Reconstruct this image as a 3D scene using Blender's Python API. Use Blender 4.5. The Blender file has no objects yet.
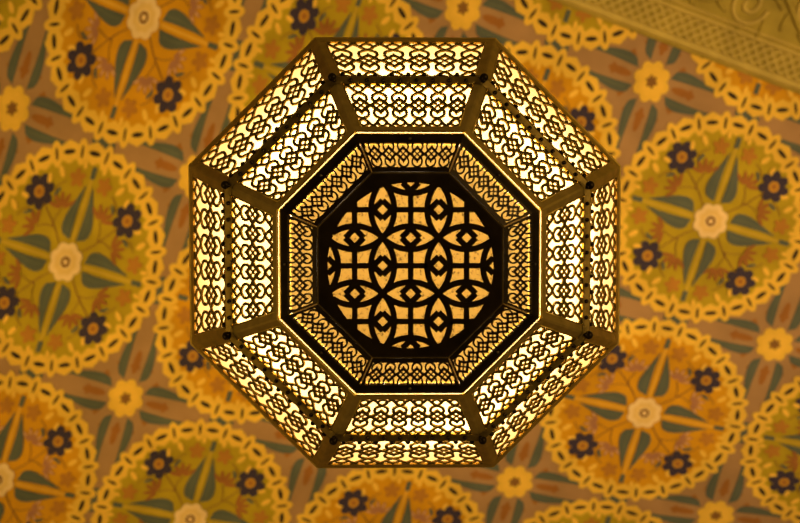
import bpy, bmesh, math, random
from mathutils import Vector, Matrix

random.seed(7)
C = bpy.context.scene
COL = C.collection
PI = math.pi

# ------------------------------------------------------------------ camera
LENS, SENSOR, W, H = 50.0, 36.0, 800, 523
F = W * LENS / SENSOR
CX, CY = W / 2, H / 2
CAM_Z = 1.6                                   # camera height over the floor
VP = (379.0, 200.0)                           # where the vertical vanishes
up = Vector(((VP[0] - CX) / F, -(VP[1] - CY) / F, -1)).normalized()
ax = (Vector((1, 0, 0)) - up * up.x).normalized()
ay = up.cross(ax)
R = Matrix((ax, ay, up))                      # camera -> world


def back(px, py, h):
    """the point at height h above the camera that the photo shows at px, py"""
    d = R @ Vector(((px - CX) / F, -(py - CY) / F, -1))
    return d * (h / d.z) + Vector((0, 0, CAM_Z))


cam_d = bpy.data.cameras.new('camera')
cam_d.lens = LENS
cam_d.sensor_width = SENSOR
cam_d.clip_start = 0.02
cam_d.dof.use_dof = True
cam_d.dof.focus_distance = 1.33
cam_d.dof.aperture_fstop = 5.8
cam = bpy.data.objects.new('camera', cam_d)
COL.objects.link(cam)
M4 = R.to_4x4()
M4.translation = (0, 0, CAM_Z)
cam.matrix_world = M4
C.camera = cam


# --------------------------------------------------------------- materials
def lin(r, g, b):
    f = lambda c: (c / 255 / 12.92) if c / 255 <= .04045 else ((c / 255 + .055) / 1.055) ** 2.4
    return (f(r), f(g), f(b))


def new_mat(name):
    m = bpy.data.materials.new(name)
    m.use_nodes = True
    nt = m.node_tree
    nt.nodes.clear()
    return m, nt, nt.nodes.new('ShaderNodeOutputMaterial')


def noise_ramp(nt, scale, c0, c1, p0=.35, p1=.65, detail=4, rough=.55):
    tc = nt.nodes.new('ShaderNodeTexCoord')
    n = nt.nodes.new('ShaderNodeTexNoise')
    n.inputs['Scale'].default_value = scale
    n.inputs['Detail'].default_value = detail
    n.inputs['Roughness'].default_value = rough
    nt.links.new(tc.outputs['Object'], n.inputs['Vector'])
    r = nt.nodes.new('ShaderNodeValToRGB')
    r.color_ramp.elements[0].position = p0
    r.color_ramp.elements[1].position = p1
    r.color_ramp.elements[0].color = (*c0, 1)
    r.color_ramp.elements[1].color = (*c1, 1)
    nt.links.new(n.outputs['Fac'], r.inputs['Fac'])
    return n, r


def paint(name, col, var=.14, scale=9, rough=.75):
    m, nt, out = new_mat(name)
    b = nt.nodes.new('ShaderNodeBsdfPrincipled')
    n, r = noise_ramp(nt, scale, [c * (1 - var) for c in col], [min(1, c * (1 + var)) for c in col], .3, .7, 6)
    nt.links.new(r.outputs['Color'], b.inputs['Base Color'])
    b.inputs['Roughness'].default_value = rough
    b.inputs['Specular IOR Level'].default_value = .15
    nt.links.new(b.outputs[0], out.inputs['Surface'])
    return m


def metal(name, c0, c1, rough, metallic=.9, scale=45, bump=.15):
    m, nt, out = new_mat(name)
    b = nt.nodes.new('ShaderNodeBsdfPrincipled')
    n, r = noise_ramp(nt, scale, c0, c1, .3, .72, 5)
    nt.links.new(r.outputs['Color'], b.inputs['Base Color'])
    b.inputs['Metallic'].default_value = metallic
    b.inputs['Specular IOR Level'].default_value = .12
    b.inputs['Roughness'].default_value = rough
    if bump:
        bp = nt.nodes.new('ShaderNodeBump')
        bp.inputs['Strength'].default_value = bump
        bp.inputs['Distance'].default_value = .001
        nt.links.new(n.outputs['Fac'], bp.inputs['Height'])
        nt.links.new(bp.outputs[0], b.inputs['Normal'])
    nt.links.new(b.outputs[0], out.inputs['Surface'])
    return m


def frosted(name, c0, c1, scale, p0=.3, p1=.6, gloss=.04, detail=4):
    """frosted glass that lets the lamps inside shine through"""
    m, nt, out = new_mat(name)
    t = nt.nodes.new('ShaderNodeBsdfTranslucent')
    n, r = noise_ramp(nt, scale, c0, c1, p0, p1, detail, .6)
    nt.links.new(r.outputs['Color'], t.inputs['Color'])
    g = nt.nodes.new('ShaderNodeBsdfGlossy')
    g.inputs['Roughness'].default_value = .3
    mx = nt.nodes.new('ShaderNodeMixShader')
    mx.inputs[0].default_value = gloss
    nt.links.new(t.outputs[0], mx.inputs[1])
    nt.links.new(g.outputs[0], mx.inputs[2])
    nt.links.new(mx.outputs[0], out.inputs['Surface'])
    return m


BRASS = metal('aged_brass', (.46, .315, .05), (.70, .48, .095), .45)
FRET = metal('fretwork_brass', (.14, .095, .018), (.25, .17, .034), .5)
BRIGHT = metal('polished_brass', (.42, .28, .08), (.55, .37, .11), .3, 1, 30, .05)
DARK = metal('blackened_brass', (.016, .010, .004), (.036, .024, .009), .34, .5, 40, .15)
TRIM = metal('sooty_brass', (.12, .080, .016), (.30, .20, .045), .5, .85, 60, .3)
SCREW = metal('screw_steel', (.12, .10, .07), (.2, .16, .1), .3, 1, 60, 0)
GLASS = frosted('frosted_glass', (.84, .66, .34), (.92, .76, .44), 14)
AMBER = frosted('amber_glass', (.17, .120, .034), (.235, .166, .048), 60, .3, .55)
SPECK = frosted('speckled_amber_glass', (.045, .026, .004), (.215, .148, .036), 260, .30, .47, .03, 6)

GROUND = paint('painted_ground', (.35, .195, .092))
CHAIN = paint('painted_chain_yellow', (.74, .44, .055))
DARKP = paint('painted_slot_brown', (.035, .020, .012))
ORANGE = paint('painted_orange', (.57, .265, .006), .16)
GREEN = paint('painted_olive', (.40, .275, .012), .16)
LEAF = paint('painted_leaf', (.092, .102, .085))
LEAFLINE = paint('painted_leaf_vein', (.13, .14, .09))
PURPLE = paint('painted_purple', (.042, .029, .055))
CREAM = paint('painted_cream', (.78, .54, .27))
YELLOW = paint('painted_yellow', (.78, .46, .06))
RUST = paint('painted_rust', (.30, .115, .025))
MAUVE = paint('painted_mauve', (.36, .16, .085))
STRIPEO = paint('painted_gold_on_orange', (.68, .36, .035))
STRIPEG = paint('painted_gold_on_olive', (.50, .33, .03))
AMBERP = paint('painted_flower_eye', (.46, .22, .025))
BLOSSOM = paint('painted_blossom', (.40, .17, .022))
CREAM2 = paint('painted_deep_cream', (.72, .47, .17))
BUFF = paint('painted_buff', (.62, .34, .16))
BROWN = paint('painted_brown', (.22, .10, .025))
STUCCO = paint('carved_olive_stucco', (.36, .26, .045), .2, 14, .8)
STUCCO2 = paint('carved_pale_stucco', (.50, .36, .09), .15, 14, .8)


# ----------------------------------------------------------------- helpers
def link(name, me, parent=None):
    o = bpy.data.objects.new(name, me)
    COL.objects.link(o)
    if parent:
        o.parent = parent
    return o


class MB:
    """collects faces for ONE mesh"""
    def __init__(self):
        self.v, self.f, self.m, self.s, self.mats = [], [], [], [], []

    def mi(self, mat):
        if mat not in self.mats:
            self.mats.append(mat)
        return self.mats.index(mat)

    def add(self, vs, fs, mat, smooth=False):
        b = len(self.v)
        self.v += [tuple(p) for p in vs]
        k = self.mi(mat)
        for f in fs:
            self.f.append([b + i for i in f])
            self.m.append(k)
            self.s.append(smooth)

    def build(self, name, parent=None, bevel=0):
        me = bpy.data.meshes.new(name)
        me.from_pydata(self.v, [], self.f)
        for m in self.mats:
            me.materials.append(m)
        me.polygons.foreach_set('material_index', self.m)
        me.polygons.foreach_set('use_smooth', self.s)
        bm = bmesh.new()
        bm.from_mesh(me)
        bmesh.ops.recalc_face_normals(bm, faces=bm.faces)
        bm.to_mesh(me)
        bm.free()
        me.update()
        o = link(name, me, parent)
        if bevel:
            md = o.modifiers.new('bevel', 'BEVEL')
            md.width = bevel
            md.segments = 2
            md.limit_method = 'ANGLE'
        return o

    # prism between two loops of points
    def loft(self, loops, mat, closed=False, caps=True, smooth=False):
        n = len(loops[0])
        vs = [p for l in loops for p in l]
        fs = []
        m = len(loops)
        for a in range(m if closed else m - 1):
            b = (a + 1) % m
            for i in range(n):
                j = (i + 1) % n
                fs.append((a * n + i, a * n + j, b * n + j, b * n + i))
        if caps and not closed:
            fs.append(tuple(range(n)))
            fs.append(tuple(range((m - 1) * n, m * n)))
        self.add(vs, fs, mat, smooth)

    def tube(self, pts, r, mat, seg=8, closed=False, smooth=True):
        pts = [Vector(p) for p in pts]
        n = len(pts)
        loops = []
        prev = None
        for i, p in enumerate(pts):
            a = pts[(i - 1) % n] if closed or i > 0 else p
            b = pts[(i + 1) % n] if closed or i < n - 1 else p
            t = (b - a).normalized()
            if prev is None:
                u = t.orthogonal().normalized()
            else:
                u = (prev - t * prev.dot(t)).normalized()
            prev = u
            w = t.cross(u)
            loops.append([p + (u * math.cos(2 * PI * k / seg) + w * math.sin(2 * PI * k / seg)) * r for k in range(seg)])
        self.loft(loops, mat, closed, True, smooth)

    def ball(self, c, r, mat, seg=10, rings=6, squash=1.0):
        c = Vector(c)
        vs, fs = [], []
        for i in range(rings + 1):
            th = PI * i / rings
            for k in range(seg):
                ph = 2 * PI * k / seg
                vs.append(c + Vector((r * math.sin(th) * math.cos(ph), r * math.sin(th) * math.sin(ph), r * squash * math.cos(th))))
        for i in range(rings):
            for k in range(seg):
                fs.append((i * seg + k, i * seg + (k + 1) % seg, (i + 1) * seg + (k + 1) % seg, (i + 1) * seg + k))
        self.add(vs, fs, mat, True)

    # flat ribbon of width w and thickness th that follows a 2D polyline
    def ribbon(self, pts, w, th, fr, mat, n0=0.0):
        """fr(x, y, z): panel coordinates to lantern coordinates"""
        P = [Vector(p) for p in pts]
        if len(P) < 2:
            return
        self.rb = (getattr(self, 'rb', 0) + 1) % 29
        th = th + self.rb * .00002            # strands lie a hair over or under each other
        n0 = n0 - self.rb * .00001
        L, Rr = [], []
        n = len(P)
        for i in range(n):
            d0 = (P[i] - P[i - 1]) if i else (P[1] - P[0])
            d1 = (P[i + 1] - P[i]) if i < n - 1 else d0
            if d0.length < 1e-9 or d1.length < 1e-9:
                d0 = d1 = d0 if d0.length > d1.length else d1
            n_0 = Vector((-d0.y, d0.x)).normalized()
            n_1 = Vector((-d1.y, d1.x)).normalized()
            nn = n_0 + n_1
            if nn.length < .3:
                nn = n_0
            nn.normalize()
            k = w / 2 / max(.6, nn.dot(n_0))
            L.append(P[i] + nn * k)
            Rr.append(P[i] - nn * k)
        loops = []
        for a, b in zip(L, Rr):
            loops.append([fr(a.x, a.y, n0 + th), fr(b.x, b.y, n0 + th), fr(b.x, b.y, n0), fr(a.x, a.y, n0)])
        self.loft(loops, mat)

    def prism2d(self, poly, th, fr, mat, n0=0.0):
        k = len(poly)
        vs = [fr(x, y, n0 + th) for x, y in poly] + [fr(x, y, n0) for x, y in poly]
        fs = [tuple(range(k)), tuple(range(2 * k - 1, k - 1, -1))]
        for i in range(k):
            j = (i + 1) % k
            fs.append((i, j, k + j, k + i))
        self.add(vs, fs, mat)


def smooth(ctrl, sub=5):
    """Catmull-Rom through the control points"""
    P = [Vector(c) for c in ctrl]
    out = []
    for i in range(len(P) - 1):
        a = P[i - 1] if i else P[0] * 2 - P[1]
        b, c = P[i], P[i + 1]
        d = P[i + 2] if i + 2 < len(P) else P[-1] * 2 - P[-2]
        for k in range(sub):
            t = k / sub
            out.append(.5 * ((2 * b) + (c - a) * t + (2 * a - 5 * b + 4 * c - d) * t * t + (3 * b - a - 3 * c + d) * t ** 3))
    out.append(P[-1])
    return out


def runs(pts, inside):
    cur = []
    for p in pts:
        if inside(p):
            cur.append(p)
        else:
            if len(cur) > 1:
                yield cur
            cur = []
    if len(cur) > 1:
        yield cur


# ================================================================= LANTERN
h0, h1, h2, h3 = 1.222, 1.250, 1.328, 1.460
PX = lambda p, h: p * h / F                   # pixels at height h in metres
a_rim, a_mid, a_low = PX(213.4, h3), PX(177, h2), PX(131.5, h1)
a_f0, a_f1 = PX(129.8, h1), PX(120.5, h1 - .003)
a_b1, a_pl = PX(96, h0 + .004), PX(92, h0)
T8 = math.tan(PI / 8)
base = back(410.6, 265.6, h0)
lan = bpy.data.objects.new('pendant_lantern', None)
lan.location = base
COL.objects.link(lan)
lan['label'] = 'large octagonal pierced brass lantern, glowing from inside, hanging under the painted ceiling'
lan['category'] = 'lantern'
Z = lambda h: h - h0                          # height in lantern coordinates


def facet(a0, z0, a1, z1):
    """frame of the facet facing +y; x along the side, y up the slope, z out of it"""
    p0 = Vector((0, a0, z0))
    e = Vector((0, a1 - a0, z1 - z0))
    L = e.length
    e.normalize()
    nrm = Vector((0, e.z, -e.y))              # outward and down
    return (lambda x, y, z: p0 + Vector((x, 0, 0)) + e * y + nrm * z), L


def spin(o, k, parent):
    o.parent = parent
    o.rotation_euler = (0, 0, k * PI / 4)


def copies(proto, n=8):
    """the first part stays, seven copies (with their own children) go round the octagon"""
    kids = [c for c in COL.objects if c.parent == proto]
    proto.rotation_euler = (0, 0, 0)
    for k in range(1, n):
        c = proto.copy()
        COL.objects.link(c)
        c.rotation_euler = (0, 0, k * 2 * PI / n)
        for s in kids:
            d = s.copy()
            COL.objects.link(d)
            d.parent = c


# one column of the interlaced fretwork: half period = 1 across
STRANDS = []
S0_ = [(0, 0), (.25, .25), (.48, .48)]
S1 = [(.44, .44), (.62, .68), (.72, 1.02), (.64, 1.38), (.38, 1.62), (0, 1.80), (-.36, 2.10), (-.58, 2.40), (-.80, 2.64), (-1.0, 2.80), (-1.25, 3.0)]
S2 = [(0, .90), (.45, .45), (.78, .11), (1.0, 0.0)]
S3 = [(-.52, 2.32), (-.34, 2.64), (0, 2.80), (.34, 2.64), (.52, 2.32)]
S4 = [(0, 2.78), (0, 2.95), (0, 3.1)]
S5 = [(0, .86), (0, 1.0), (0, 1.16)]
for sy in (1, -1):
    for sx in (1, -1):
        STRANDS.append((.62, [(x * sx, y * sy) for x, y in S0_]))
        STRANDS.append((1, [(x * sx, y * sy) for x, y in S1]))
        STRANDS.append((1.3, [(x * sx, y * sy) for x, y in S2]))
    STRANDS.append((.9, [(x, y * sy) for x, y in S3]))
    STRANDS.append((1, [(x, y * sy) for x, y in S4]))
    STRANDS.append((.8, [(x, y * sy) for x, y in S5]))


def fret(mb, fr, L, wid, y0, y1, u0, u1, per0, per1, sw, th, mat, half0, half1, ncol=8):
    """columns of strands between y0 and y1 of the facet; pattern range u0..u1; period per0 at y0 and per1 at y1"""
    def half(y):
        t = y / L
        return half0 + (half1 - half0) * t
    def ins(p):
        return y0 - sw * .6 <= p[1] <= y1 + sw * .6 and abs(p[0]) <= half(p[1]) + sw
    for c in range(ncol):
        off = (c - (ncol - 1) / 2) * 2
        for wk, st in STRANDS:
            pts = []
            for q in smooth([Vector(s) for s in st], 6):
                t = (q.y - u0) / (u1 - u0)
                y = y0 + t * (y1 - y0)
                per = per0 + (per1 - per0) * t
                pts.append(Vector(((off + q.x) * per / 2, y)))
            for r in runs(pts, ins):
                mb.ribbon(r, sw * wk, th, fr, mat)


def strip(mb, fr, y0, y1, hw0, hw1, th, mat, n0=0.0):
    mb.prism2d([(-hw0, y0), (hw0, y0), (hw1, y1), (-hw1, y1)], th, fr, mat, n0)


def panel(name, a0, z0, a1, z1, rail0, rail1, bar, per0, per1, sw, u=(-3.02, 3.02), mat=FRET, railmat=BRASS,
          glass=GLASS, pane_drop=0.0, pane_up=-.001, depth=.008, stile=0.0, ncol=8, pane_label=None, th=.0016, inset=None):
    fr, L = facet(a0, z0, a1, z1)
    w0, w1 = a0 * T8, a1 * T8
    mb = MB()
    fret(mb, fr, L, None, rail0, L - rail1, u[0], u[1], per0, per1, sw, th, mat, w0 - bar, w1 - bar, ncol)
    hw = lambda y: w0 + (w1 - w0) * y / L
    g = stile * .13
    strip(mb, fr, 0, rail0, hw(0) - g, hw(rail0) - g, th * 1.6, railmat)
    strip(mb, fr, L - rail1, L, hw(L - rail1) - g, hw(L) - g, th * 1.6, railmat)
    if stile:
        for s in (1, -1):
            q = [(s * (hw(0) - g), 0), (s * (hw(L) - g), L), (s * (hw(L) - stile), L), (s * (hw(0) - stile), 0)]
            mb.prism2d(q, th * 1.5, fr, railmat)
    o = mb.build(name, lan)
    # the pane behind
    pb = MB()
    ins = depth * T8 * 1.0 + .0015 if inset is None else inset
    y0p, y1p = -pane_drop, L + pane_up
    pb.prism2d([(-(hw(y0p) - ins), y0p), (hw(y0p) - ins, y0p), (hw(y1p) - ins, y1p), (-(hw(y1p) - ins), y1p)], .0, fr, glass, -depth)
    pb.f = pb.f[:1]; pb.m = pb.m[:1]; pb.s = pb.s[:1]
    pb.v = pb.v[:4]
    p = pb.build('glass_pane', o)
    if pane_label:
        p['label'] = pane_label
    return o


drum = panel('drum_panel', a_mid, Z(h2), a_rim, Z(h3), .006, .015, .012, PX(24.0, h2), PX(26.0, h3), .0039, depth=.0035, pane_up=.007,
             pane_label='glowing white frosted glass')
copies(drum)
bowl = panel('bowl_panel', a_low, Z(h1), a_mid, Z(h2), .0078, .006, .010, PX(18.1, h1), PX(20.2, h2), .0034, depth=.0055, pane_drop=.006, pane_up=.004,
             pane_label='glowing white frosted glass')
copies(bowl)
bas = panel('base_panel', a_b1 - .0035, Z(h0 + .005), a_f1 + .001, Z(h1 - .006), .0055, .0016, .0032, PX(13.1, h0), PX(14.6, h1), .0019,
            u=(-1.85, 1.45), mat=DARK, railmat=DARK, glass=AMBER, stile=.0030, depth=.005, inset=.0001, pane_label='glowing amber glass')
copies(bas)


# corner bars: a folded strip along the edge between two facets
def corner(name, a0, z0, a1, z1, w, th, mat, lift=.0012, n=8):
    ang = PI / 2 + PI / 8                     # edge between the +y facet and the next one
    e0 = Vector((math.cos(ang), math.sin(ang), 0)) * (a0 / math.cos(PI / 8)) + Vector((0, 0, z0))
    e1 = Vector((math.cos(ang), math.sin(ang), 0)) * (a1 / math.cos(PI / 8)) + Vector((0, 0, z1))
    sl = (e1 - e0).normalized()
    f1, _ = facet(a0, z0, a1, z1)
    n1 = (f1(0, 0, 1) - f1(0, 0, 0)).normalized()
    rot = Matrix.Rotation(PI / 4, 3, 'Z')
    n2 = rot @ n1
    t1 = n1.cross(sl).normalized()
    if t1.x < 0:
        t1 = -t1
    t2 = n2.cross(sl).normalized()
    if t2.dot(rot @ Vector((1, 0, 0))) > 0:
        t2 = -t2
    m = (n1 + n2).normalized()
    loops = []
    for e in (e0, e1):
        o = e + m * lift
        loops.append([o + t1 * w + n1 * (th * .5), o + m * (th + .0004) + t1 * .0015, o + m * (th + .0004) + t2 * .0015, o + t2 * w + n2 * (th * .5),
                      o + t2 * w - n2 * th, o - m * th * 1.3, o + t1 * w - n1 * th])
    mb = MB()
    mb.loft(loops, mat)
    # raised fillet along both free edges
    for t, nn in ((t1, n1), (t2, n2)):
        mb.tube([loops[0][0] if t is t1 else loops[0][3], loops[1][0] if t is t1 else loops[1][3]], .0009, mat, 6)
    return mb.build(name, lan)


copies(corner('corner_bar', a_mid, Z(h2), a_rim, Z(h3), .0105, .0012, BRASS))
copies(corner('corner_bar', a_low, Z(h1), a_mid, Z(h2), .0085, .0012, BRASS))


def octo(a, z, rot=PI / 8, n=8):
    r = a / math.cos(PI / 8)
    return [Vector((math.cos(rot + 2 * PI * k / n) * r, math.sin(rot + 2 * PI * k / n) * r, z)) for k in range(n)]


def octo_ring(mb, prof, mat, closed=True):
    """prof: (apothem, z) points swept round the octagon"""
    loops = []
    for k in range(8):
        ang = PI / 8 + k * PI / 4
        loops.append([Vector((math.cos(ang) * a / math.cos(PI / 8), math.sin(ang) * a / math.cos(PI / 8), z)) for a, z in prof])
    mb.loft(loops, mat, True)


# top rim: rolled edge
mb = MB()
octo_ring(mb, [(a_rim - .004, Z(h3) - .002), (a_rim + .002, Z(h3) - .0035), (a_rim + .0035, Z(h3) + .001), (a_rim + .0015, Z(h3) + .008), (a_rim - .004, Z(h3) + .008)], BRASS)
mb.build('rim', lan, .0008)

# bottom frame with its bright lip
mb = MB()
zf = Z(h1)
octo_ring(mb, [(a_f0, zf + .001), (a_f0 - .0008, zf - .0022), (a_f0 - .0030, zf - .0036), (a_f1 + .0006, zf - .0050), (a_f1, zf - .0042), (a_f1, zf + .001)], DARK)
fb = mb.build('base_frame', lan)
mb = MB()
octo_ring(mb, [(a_f0 + .0012, zf + .0004), (a_f0 + .0004, zf - .0022), (a_f0 - .0006, zf - .0026), (a_f0 - .0004, zf + .0004)], BRIGHT)
lip = mb.build('edging', fb)
lip['label'] = 'bright polished brass edging'
mb = MB()
am = (a_f0 + a_f1) / 2
for dx in (0,):
    mb.tube([(dx, am, zf - .0030), (dx, am, zf - .0056)], .0017, SCREW, 14)
    mb.tube([(dx, am, zf - .0056), (dx, am, zf - .0062)], .0008, SCREW, 10)
sc = mb.build('screw', fb)
for k in range(1, 8):
    d = sc.copy(); COL.objects.link(d); d.rotation_euler = (0, 0, k * PI / 4)

# scalloped trim over the fold between the two tiers
fr1, L1 = facet(a_low, Z(h1), a_mid, Z(h2))
fr2, L2 = facet(a_mid, Z(h2), a_rim, Z(h3))
n1 = (fr1(0, 0, 1) - fr1(0, 0, 0)); n2 = (fr2(0, 0, 1) - fr2(0, 0, 0))
mdir = (n1 + n2).normalized()
edge = Vector((0, a_mid, Z(h2)))
mb = MB()
hwm = a_mid * T8
NS = 9
pts_out, pts_in = [], []
N = NS * 10
up_ = fr2(0, 1, 0) - fr2(0, 0, 0)
dn_ = fr1(0, -1, 0) - fr1(0, 0, 0)
rows = []
for i in range(N + 1):
    x = -hwm + 2 * hwm * i / N
    ph = (i % 10) / 10 * PI
    sc_ = .0012 + .0024 * abs(math.sin(ph))
    sc2 = .0010 + .0022 * abs(math.cos(ph))
    X = Vector((x, 0, 0))
    rows.append([edge + X + up_ * (.0110 + sc_ * 1.7) + n2 * .0034, edge + X + up_ * .0085 + n2 * .0050, edge + X + mdir * .0074,
                 edge + X + dn_ * .0042 + n1 * .0044, edge + X + dn_ * (.0044 + sc2 * 1.3) + n1 * .0030,
                 edge + X + dn_ * .0030 + n1 * .0010, edge + X + up_ * .0030 + n2 * .0010])
mb.loft(rows, TRIM)
tr = mb.build('scalloped_trim', lan)
mb = MB()
for i in range(NS):
    x = -hwm + 2 * hwm * (i + .5) / NS
    X = Vector((x, 0, 0))
    mb.ball(edge + X + up_ * .0100 + n2 * .0058, .0030, DARK, 8, 6)
    mb.ball(edge + X + Vector((hwm / NS, 0, 0)) * .98 + dn_ * .0036 + n1 * .0056, .0027, DARK, 8, 6)
bd = mb.build('bead_row', tr)
bd['label'] = 'dark beads along the trim'
copies(tr)
mb = MB()
ang = PI / 2 + PI / 8
kc = Vector((math.cos(ang), math.sin(ang), 0)) * (a_mid / math.cos(PI / 8)) + Vector((0, 0, Z(h2)))
kd = (Vector((math.cos(ang), math.sin(ang), 0)) * .8 + Vector((0, 0, -.6))).normalized()
mb.ball(kc + kd * .0075, .0052, DARK, 14, 10)
mb.tube([kc, kc + kd * .005], .0034, TRIM, 12)
kb = mb.build('corner_knob', lan)
copies(kb)

# ---------------------------------------------------------- the base plate
fp = lambda x, y, z: Vector((x, y, -z))
R0 = PX(83.0, h0)
PER = PX(56.0, h0)
mb = MB()
NSEG = 128
rot = 0
outer, inner = [], []
for k in range(NSEG):
    a = 2 * PI * k / NSEG
    d = ((a + PI / 8) % (PI / 4)) - PI / 8
    ro = a_pl / math.cos(d)
    outer.append((math.cos(a) * ro, math.sin(a) * ro))
    inner.append((math.cos(a) * R0, math.sin(a) * R0))
loops = []
for o_, i_ in zip(outer, inner):
    s = .985
    loops.append([fp(o_[0], o_[1], -.006), fp(o_[0], o_[1], .0012), fp(o_[0] * s, o_[1] * s, .0030), fp(i_[0], i_[1], .0030), fp(i_[0], i_[1], .0)])
mb.loft(loops, DARK, True)
swp = PX(6.0, h0)
rc = PER / math.sqrt(2)
ins = lambda p: p.length < R0 + .003
for i in range(-3, 4):
    for j in range(-3, 4):
        c = Vector((i * PER, j * PER))
        circ = [c + Vector((math.cos(2 * PI * k / 96), math.sin(2 * PI * k / 96))) * rc for k in range(97)]
        for r in runs(circ, ins):
            mb.ribbon(r, swp, .003, fp, DARK)
        q = rc - PER / 2                       # half width of a petal
        hl = PER - rc
        for a, b in (((-hl, 0), (hl, 0)), ((0, -hl), (0, hl))):
            A, B = c + Vector(a), c + Vector(b)
            line = [A.lerp(B, t / 24) for t in range(25)]
            for r in runs(line, ins):
                mb.ribbon(r, swp * .92, .003, fp, DARK)
        for e in (Vector((PER / 2, 0)), Vector((0, PER / 2))):
            cc = c + e
            dd = PER * .165
            loop = [cc + Vector(v) * dd for v in ((1, 0), (0, 1), (-1, 0), (0, -1), (1, 0))]
            dense = []
            for s_ in range(4):
                dense += [loop[s_].lerp(loop[s_ + 1], t / 8) for t in range(8)]
            dense.append(loop[4])
            for s_ in range(4):
                seg = dense[s_ * 8:s_ * 8 + 9]
                for r in runs(seg, lambda p: p.length < R0 + .001):
                    mb.ribbon(r, swp, .003, fp, DARK)
plate = mb.build('base_plate', lan)
plate['label'] = 'blackened plate pierced with interlaced circles'
mb = MB()
mb.add([fp(x * .97, y * .97, -.0025) for x, y in outer], [tuple(range(NSEG))], SPECK)
gp = mb.build('glass_pane', plate)
gp['label'] = 'speckled amber glass'
# rolled edging round the plate
mb = MB()
octo_ring(mb, [(a_pl + .0012, .004), (a_pl + .0016, .0005), (a_pl + .0004, -.0012), (a_pl - .0016, .0000), (a_pl - .0016, .004)], TRIM)
mb.build('edging', plate)

# ------------------------------------------- roof, finial, chain, ceiling rose
mb = MB()
prof = [(a_rim - .001, Z(h3) + .006), (a_rim * .93, Z(h3) + .035), (a_rim * .70, Z(h3) + .085), (a_rim * .42, Z(h3) + .125), (a_rim * .22, Z(h3) + .175), (a_rim * .16, Z(h3) + .235)]
loops = [octo(a, z) for a, z in prof]
mb.loft(loops, BRASS, False, False)
mb.add(loops[-1], [tuple(range(8))], BRASS)
inn = [[p * .985 - Vector((0, 0, .004)) for p in l] for l in loops]
roof = mb.build('roof', lan)
mb = MB()
z = Z(h3) + .235
prof = [(.05, 0), (.052, .008), (.03, .016), (.022, .03), (.034, .05), (.036, .062), (.022, .08), (.010, .09), (.010, .10)]
loops = [[Vector((math.cos(2 * PI * k / 24) * r, math.sin(2 * PI * k / 24) * r, z + dz)) for k in range(24)] for r, dz in prof]
mb.loft(loops, BRASS, False, True, True)
zr = z + .118
mb.tube([Vector((math.cos(2 * PI * k / 24) * .022, 0, zr + math.sin(2 * PI * k / 24) * .022)) for k in range(24)], .004, BRASS, 8, True)
mb.build('finial', lan)

HC = 3.20                                      # ceiling over the camera
z_ceil = HC - h0
mb = MB()
zc_, k = zr + .034, 0
while zc_ < z_ceil - .055:
    pts = []
    for q in range(20):
        a = 2 * PI * q / 20
        u_ = math.cos(a) * .011
        v_ = math.sin(a) * .024
        pts.append(Vector((0, u_, zc_ + v_)) if k % 2 == 0 else Vector((u_, 0, zc_ + v_)))
    mb.tube(pts, .0035, BRASS, 6, True)
    zc_ += .038
    k += 1
mb.build('chain', lan)
mb = MB()
prof = [(.012, -.07), (.016, -.055), (.03, -.045), (.055, -.02), (.065, -.006)]
loops = [[Vector((math.cos(2 * PI * k / 32) * r, math.sin(2 * PI * k / 32) * r, z_ceil + dz)) for k in range(32)] for r, dz in prof]
mb.loft(loops, BRASS, False, True, True)
mb.build('ceiling_mount', lan)

# lamps inside: a cluster of small warm bulbs
BULBS = [(.0, -.15, 1.0), (-.115, -.095, 1.0), (.15, -.015, 1.0), (-.135, .075, .8), (.035, .15, 1.0), (.11, -.11, .5), (.1, .11, .35), (0, 0, .5)]
lh = Z(1.365)
mb = MB()
for x, y, p in BULBS:
    d = bpy.data.lights.new('bulb_light', 'POINT')
    d.energy = 1.2 * p
    d.color = (1.0, .74, .44)
    d.shadow_soft_size = .018
    o = bpy.data.objects.new('bulb_light', d)
    COL.objects.link(o)
    o.parent = lan
    o.location = (x, y, lh)

# ================================================================= CEILING
# the medallions' hand-laid grid: i along the cornice, j towards it (negative)
KNOWN = {(0, 0): (65, 264), (0, -1): (142, 12), (3, -1): (708, 216), (3, 0): (642, 412), (-.5, -.5): (14, 111), (.5, .5): (128, 398),
         (2.5, -1.5): (651, 82), (3.5, -.5): (776, 347), (2.5, .5): (516, 483), (1.5, -1.5): (465, 13), (1, 1): (189, 517)}


def lsq(rows, rhs):
    n = len(rows[0])
    A = [[sum(r[i] * r[j] for r in rows) for j in range(n)] + [sum(r[i] * b for r, b in zip(rows, rhs))] for i in range(n)]
    for i in range(n):
        p = max(range(i, n), key=lambda k: abs(A[k][i]))
        A[i], A[p] = A[p], A[i]
        for k in range(n):
            if k != i:
                f = A[k][i] / A[i][i]
                A[k] = [x - f * y for x, y in zip(A[k], A[i])]
    return [A[i][n] / A[i][i] for i in range(n)]


basis = lambda i, j: [1, i, j, i * j, i * i, j * j]
rows_ = [basis(*k) for k in KNOWN]
pts_ = [back(*v, HC) for v in KNOWN.values()]
kx = lsq(rows_, [p.x for p in pts_])
ky = lsq(rows_, [p.y for p in pts_])
CEIL_Z = CAM_Z + HC


def grid(i, j, lay=0):
    b = basis(i, j)
    return Vector((sum(c * v for c, v in zip(kx, b)), sum(c * v for c, v in zip(ky, b)), CEIL_Z - .0010 * lay))


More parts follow.
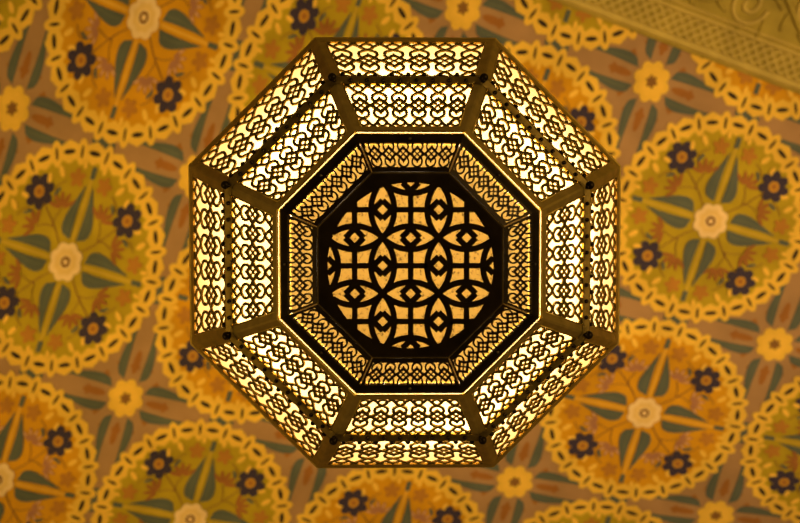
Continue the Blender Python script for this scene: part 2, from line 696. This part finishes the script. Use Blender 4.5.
mb = MB()
S = 4.5
mb.add([(-S, -S, CEIL_Z), (S, -S, CEIL_Z), (S, S, CEIL_Z), (-S, S, CEIL_Z), (-S, -S, CEIL_Z + .15), (S, -S, CEIL_Z + .15), (S, S, CEIL_Z + .15), (-S, S, CEIL_Z + .15)],
       [(0, 1, 2, 3), (4, 5, 6, 7), (0, 1, 5, 4), (1, 2, 6, 5), (2, 3, 7, 6), (3, 0, 4, 7)], GROUND)
ceil = mb.build('ceiling')
ceil['kind'] = 'structure'
ceil['label'] = 'brown ceiling painted with rows of flower medallions ringed in yellow chain'


mb = MB()
mb.add([(-S, -S, 0), (S, -S, 0), (S, S, 0), (-S, S, 0), (-S, -S, -.1), (S, -S, -.1), (S, S, -.1), (-S, S, -.1)],
       [(0, 1, 2, 3), (4, 5, 6, 7), (0, 1, 5, 4), (1, 2, 6, 5), (2, 3, 7, 6), (3, 0, 4, 7)], paint('floor_stone', (.10, .07, .045), .3, 4, .5))
flr = mb.build('floor')
flr['kind'] = 'structure'
flr['label'] = 'plain dark stone floor below the lantern'


class Paint(MB):
    """flat painted shapes, in grid units about a centre"""
    def __init__(self, ci, cj):
        super().__init__()
        self.c = (ci, cj)

    def poly(self, pts, mat, lay):
        self.n = (getattr(self, 'n', 0) + 1) % 41
        lay += self.n * .01
        vs = [grid(self.c[0] + x, self.c[1] + y, lay) for x, y in pts]
        self.add(vs, [tuple(range(len(vs)))], mat)

    def ell(self, x, y, rx, ry, ang, mat, lay, n=20):
        ca, sa = math.cos(ang), math.sin(ang)
        self.poly([(x + math.cos(2 * PI * k / n) * rx * ca - math.sin(2 * PI * k / n) * ry * sa,
                    y + math.cos(2 * PI * k / n) * rx * sa + math.sin(2 * PI * k / n) * ry * ca) for k in range(n)], mat, lay)

    def star(self, x, y, r0, r1, n, ang, mat, lay, power=1.0):
        q = n * 8
        self.poly([(x + math.cos(ang + 2 * PI * k / q) * (r0 + (r1 - r0) * abs(math.cos(PI * n * k / q)) ** power),
                    y + math.sin(ang + 2 * PI * k / q) * (r0 + (r1 - r0) * abs(math.cos(PI * n * k / q)) ** power)) for k in range(q)], mat, lay)

    def line(self, pts, w, mat, lay):
        P = smooth(pts, 5)
        self.n = (getattr(self, 'n', 0) + 1) % 41
        lay += self.n * .01
        L, Rr = [], []
        for i in range(len(P)):
            d = (P[min(i + 1, len(P) - 1)] - P[max(i - 1, 0)]).normalized()
            n = Vector((-d.y, d.x)) * w / 2
            L.append(P[i] + n); Rr.append(P[i] - n)
        vs = [grid(self.c[0] + p.x, self.c[1] + p.y, lay) for p in L + Rr]
        m = len(L)
        self.add(vs, [(i, i + 1, m + i + 1, m + i) for i in range(m - 1)], mat)

    def leaf(self, ang, off, r0, r1, wide, side, mat, lay, tail=1.0):
        """half of a leaf pair along the axis at ang"""
        ca, sa = math.cos(ang), math.sin(ang)
        T = lambda a, b: (a * ca - b * sa, a * sa + b * ca)
        n = 16
        inner_ = [T(r0 + (r1 - r0) * k / n, side * (off + .004 * math.sin(PI * k / n))) for k in range(n + 1)]
        outer_ = []
        for k in range(n, -1, -1):
            t = k / n
            w = wide * (math.sin(PI * min(1, t ** .60)) ** .75 if t < 1 else 0) * (1 - t * .60)
            outer_.append(T(r0 + (r1 - r0) * t, side * (off + .004 * math.sin(PI * t) + w)))
        self.poly(inner_ + outer_, mat, lay)
        mid = [Vector(T(r0 + (r1 - r0) * t, side * (off + wide * .42 * math.sin(PI * min(1, t ** .55)) * (1 - t * .3)))) for t in (.12, .3, .5, .72)]
        self.line(mid, .004, LEAFLINE, lay + .5)


def medallion(i, j):
    p = Paint(i, j)
    odd = (i + j) % 2
    ground = ORANGE if odd else GREEN
    p.ell(0, 0, .464, .464, 0, CHAIN, 1, 88)
    p.ell(0, 0, .434, .434, 0, ground, 2, 88)
    n = 22
    for k in range(n):
        a = 2 * PI * (k + .3) / n
        x, y = math.cos(a) * .450, math.sin(a) * .450
        p.ell(x, y, .055, .041, a + PI / 2, CHAIN, 3)
        p.star(x, y, .038, .047, 6, a, CHAIN, 3)
        p.ell(x, y, .030, .0105, a + PI / 2, DARKP, 4, 14)
        a += PI / n
        x, y = math.cos(a) * .449, math.sin(a) * .449
        p.ell(x, y, .054, .027, a, CHAIN, 3)
        p.ell(x, y, .027, .0068, a, DARKP, 4, 12)
    for q in range(4):
        ax_ = q * PI / 2
        for s in (1, -1):
            p.leaf(ax_, .017, .092, .325, .067, s, LEAF, 5)
            # fan flowers beside the leaves
            fa = ax_ + s * .47
            fx, fy = math.cos(fa) * .225, math.sin(fa) * .225
            d = ax_ + s * .30
            for m_ in (-2, -1, 0, 1, 2):
                b = d + m_ * .58
                p.ell(fx + math.cos(b) * .040, fy + math.sin(b) * .040, .032, .0090, b, MAUVE if odd else RUST, 5, 12)
                if odd:
                    p.ell(fx + math.cos(b) * .050, fy + math.sin(b) * .050, .012, .0055, b, BUFF, 5.5, 10)
            # rust blossoms and pale buds near the rim
            ra = ax_ + s * .21
            p.star(math.cos(ra) * .345, math.sin(ra) * .345, .020, .042, 5, ra, BLOSSOM, 5)
            ba = ax_ + s * .43
            p.ell(math.cos(ba) * .375, math.sin(ba) * .375, .026, .013, ba + .3 * s, YELLOW, 6, 14)
            ba = ax_ + s * .13
            p.ell(math.cos(ba) * .400, math.sin(ba) * .400, .018, .010, ba, YELLOW, 6, 14)
            ba = ax_ + s * .60
            p.ell(math.cos(ba) * .365, math.sin(ba) * .365, .022, .011, ba - .4 * s, YELLOW, 6, 14)
            # thin stems
            p.line([Vector((math.cos(ax_ + s * .80) * .17, math.sin(ax_ + s * .80) * .17)),
                    Vector((math.cos(ax_ + s * .64) * .20, math.sin(ax_ + s * .64) * .20)), Vector((fx, fy))], .004, BROWN, 4)
            p.line([Vector((math.cos(ax_ + s * .60) * .26, math.sin(ax_ + s * .60) * .26)),
                    Vector((math.cos(ax_ + s * .52) * .32, math.sin(ax_ + s * .52) * .32)), Vector((math.cos(ax_ + s * .36) * .335, math.sin(ax_ + s * .36) * .335))], .004, BROWN, 4)
        p.line([Vector((math.cos(ax_ + PI / 4 + w_) * r_, math.sin(ax_ + PI / 4 + w_) * r_)) for r_, w_ in ((.08, .0), (.17, .05), (.30, .0))], .005, BROWN, 4)
        p.line([Vector((math.cos(ax_) * .35, math.sin(ax_) * .35)), Vector((math.cos(ax_) * .40, math.sin(ax_) * .40))], .022, LEAF, 5)
        p.line([Vector((math.cos(ax_) * .09, math.sin(ax_) * .09)), Vector((math.cos(ax_) * .36, math.sin(ax_) * .36))], .014, STRIPEO if odd else STRIPEG, 4)
        fa = ax_ + PI / 4
        x, y = math.cos(fa) * .335, math.sin(fa) * .335
        p.star(x, y, .050, .075, 7, fa, PURPLE, 6, .75)
        p.ell(x, y, .026, .026, 0, AMBERP, 7, 14)
        p.star(x, y, .008, .014, 5, 0, RUST, 8)
        for s in (-1, 1):
            b = fa + s * .27
            p.ell(math.cos(b) * .30, math.sin(b) * .30, .024, .007, b + s * 1.0, LEAF, 6, 12)
    p.star(0, 0, .072, .085, 8, .2, CREAM, 7, 1)
    p.star(0, 0, .050, .058, 8, .2, CREAM2, 7.5, 1)
    p.ell(0, 0, .030, .030, 0, CREAM, 8)
    p.ell(0, 0, .024, .024, 0, BROWN, 8.5)
    p.ell(0, 0, .011, .011, 0, CREAM, 9)
    o = p.build('painted_medallion', ceil)
    o['label'] = 'painted round medallion with an ' + ('orange' if odd else 'olive green') + ' ground'
    return o


def rosette(i, j):
    p = Paint(i, j)
    for q in range(4):
        ax_ = q * PI / 2
        for s in (1, -1):
            p.leaf(ax_ + s * .02, .036, .085, .37, .054, s, LEAF, 1)
            p.star(math.cos(ax_ + s * .52) * .15, math.sin(ax_ + s * .52) * .17, .010, .020, 4, ax_, RUST, .8)
        p.ell(math.cos(ax_) * .16, math.sin(ax_) * .17, .055, .017, ax_, RUST, 1)
        p.star(math.cos(ax_) * .20, math.sin(ax_) * .15, .014, .024, 4, ax_, RUST, 1.3)
        p.ell(math.cos(ax_) * .47, math.sin(ax_) * .47, .032, .024, ax_, LEAF, 1)
    p.star(0, 0, .074, .092, 8, .1, CHAIN, 2, 1)
    p.star(0, 0, .056, .066, 8, .1, YELLOW, 2.5, 1)
    p.star(0, 0, .018, .030, 6, .1, BROWN, 3, 1)
    o = p.build('painted_rosette', ceil)
    o['label'] = 'yellow painted rosette with long dark leaves'
    return o


def pix(P):
    v = R.transposed() @ (P - Vector((0, 0, CAM_Z)))
    return CX + v.x / -v.z * F, CY - v.y / -v.z * F


# the carved cornice line along the ceiling's edge
q0, q1 = back(592, 16, HC), back(800, 95, HC)
cd = (q1 - q0).normalized()
cn = Vector((cd.y, -cd.x, 0))
if cn.y > 0:
    cn = -cn                                   # outwards, away from the lantern
for i in range(-3, 7):
    for j in range(-4, 5):
        for off, fn, m_ in ((0, medallion, 1.25), (.5, rosette, 1.0)):
            P = grid(i + off, j + off)
            x, y = pix(P)
            mg = 215 * m_
            out_c = (P - q0).dot(cn)
            if -mg < x < W + mg and -mg < y < H + mg and out_c < .27:
                fn(i + off if off else i, j + off if off else j)

# ================================================================= CORNICE
SL = math.tan(math.radians(24))


def cor(s, t, n=0.0):
    """s metres along the line, t outwards; n proud of the carved face"""
    nv = (cn * SL * -1 + Vector((0, 0, -1))).normalized()
    return q0 + cd * s + cn * t + Vector((0, 0, -.012 - t * SL)) + nv * n


S0, S1_, TW = -1.6, 1.9, 1.15
mb = MB()
top = lambda s, t: q0 + cd * s + cn * t + Vector((0, 0, .0))
prof = lambda s: [top(s, 0), cor(s, 0), cor(s, TW), top(s, TW)]
mb.loft([prof(S0), prof(S1_)], STUCCO)
cornice = mb.build('trim_1')
cornice['kind'] = 'structure'
cornice['label'] = 'carved olive stucco cornice along the edge of the painted ceiling'
# edge moulding
mb = MB()
for t, w, hgt in ((.006, .022, .010), (.086, .012, .007), (.104, .007, .005), (.62, .02, .008)):
    lp = []
    for s in (S0, S1_):
        lp.append([cor(s, t, 0), cor(s, t + w * .2, hgt * .8), cor(s, t + w * .5, hgt), cor(s, t + w * .8, hgt * .8), cor(s, t + w, 0)])
    mb.loft(lp, STUCCO2)
mb.build('moulding', cornice)
# lattice band
mb = MB()
frc = lambda x, y, z: cor(x, y, z)
t0, t1 = .030, .086
step = .028
n = int((S1_ - S0) / step)
for k in range(-4, n + 1):
    for sgn in (1, -1):
        a = S0 + k * step if sgn > 0 else S0 + k * step + (t1 - t0)
        pts = [Vector((a + sgn * (t1 - t0) * q / 6, t0 + (t1 - t0) * q / 6)) for q in range(7)]
        for r in runs(pts, lambda p: S0 <= p.x <= S1_):
            mb.ribbon(r, .0065, .006, frc, STUCCO2)
mb.build('lattice_band', cornice)
# scrollwork
mb = MB()
# one running stem with a volute and a few leaves in every bend
stem = [Vector((S0 + (S1_ - S0) * q / 240, .185 + .048 * math.sin(2 * PI * (S0 + (S1_ - S0) * q / 240) / .34))) for q in range(241)]
mb.tube([cor(p.x, p.y, .001) for p in stem], .0085, STUCCO, 6)
k = 0
while S0 + .1 + k * .17 < S1_ - .1:
    s = S0 + .12 + k * .17
    fl = 1 if math.sin(2 * PI * s / .34) < 0 else -1
    cx_, cy_ = s, .185 + .018 * fl
    sp = []
    for q in range(48):
        a = q / 47 * 3.2 * PI
        r = .056 * (1 - q / 47 * .85)
        sp.append(cor(cx_ + math.cos(a) * r, cy_ + fl * math.sin(a) * r, .001))
    mb.tube(sp, .0065, STUCCO2, 6)
    for b in range(6):
        a = b / 6 * 2 * PI + .4
        lp = [cor(cx_ + math.cos(a + t * .5) * (.062 + t * .030), cy_ + fl * math.sin(a + t * .5) * (.062 + t * .030), .001) for t in (0, .33, .66, 1)]
        mb.tube(lp, .0055, STUCCO, 6)
    k += 1
mb.build('scroll_relief', cornice)

# ================================================================== LIGHTS
def area(loc, target, size, energy, col, spread):
    d = bpy.data.lights.new('unseen_fill', 'AREA')
    d.energy = energy
    d.color = col
    d.size = size
    d.spread = math.radians(spread)
    o = bpy.data.objects.new('unseen_fill', d)
    COL.objects.link(o)
    o.location = loc
    o.rotation_euler = (Vector(target) - Vector(loc)).to_track_quat('-Z', 'Y').to_euler()
    return o


WARM = (1.0, .64, .25)
area((2.6, .5, 1.4), (.78, .06, CEIL_Z), 1.0, 9.5, (1.0, .69, .29), 52)  # unseen narrow lights, added so the ceiling dims towards its corners
area((-2.4, .9, 1.2), (-.46, .18, CEIL_Z), 1.0, 8.2, (1.0, .665, .17), 46)
area((2.4, -1.0, .9), (0, 0, 3.0), 1.2, 31, (1.0, .67, .26), 180)  # unseen wide fills, added to brighten the lantern's brass
area((-2.4, 1.0, .9), (0, 0, 3.0), 1.2, 11, (1.0, .65, .20), 180)
w = bpy.data.worlds.new('world')
C.world = w
w.use_nodes = True
bg = w.node_tree.nodes['Background']
bg.inputs[0].default_value = (1.0, .66, .30, 1)
bg.inputs[1].default_value = .13

C.view_settings.view_transform = 'Standard'
C.view_settings.look = 'None'
C.view_settings.exposure = 0
C.view_settings.gamma = 1
C.view_settings.use_curve_mapping = False
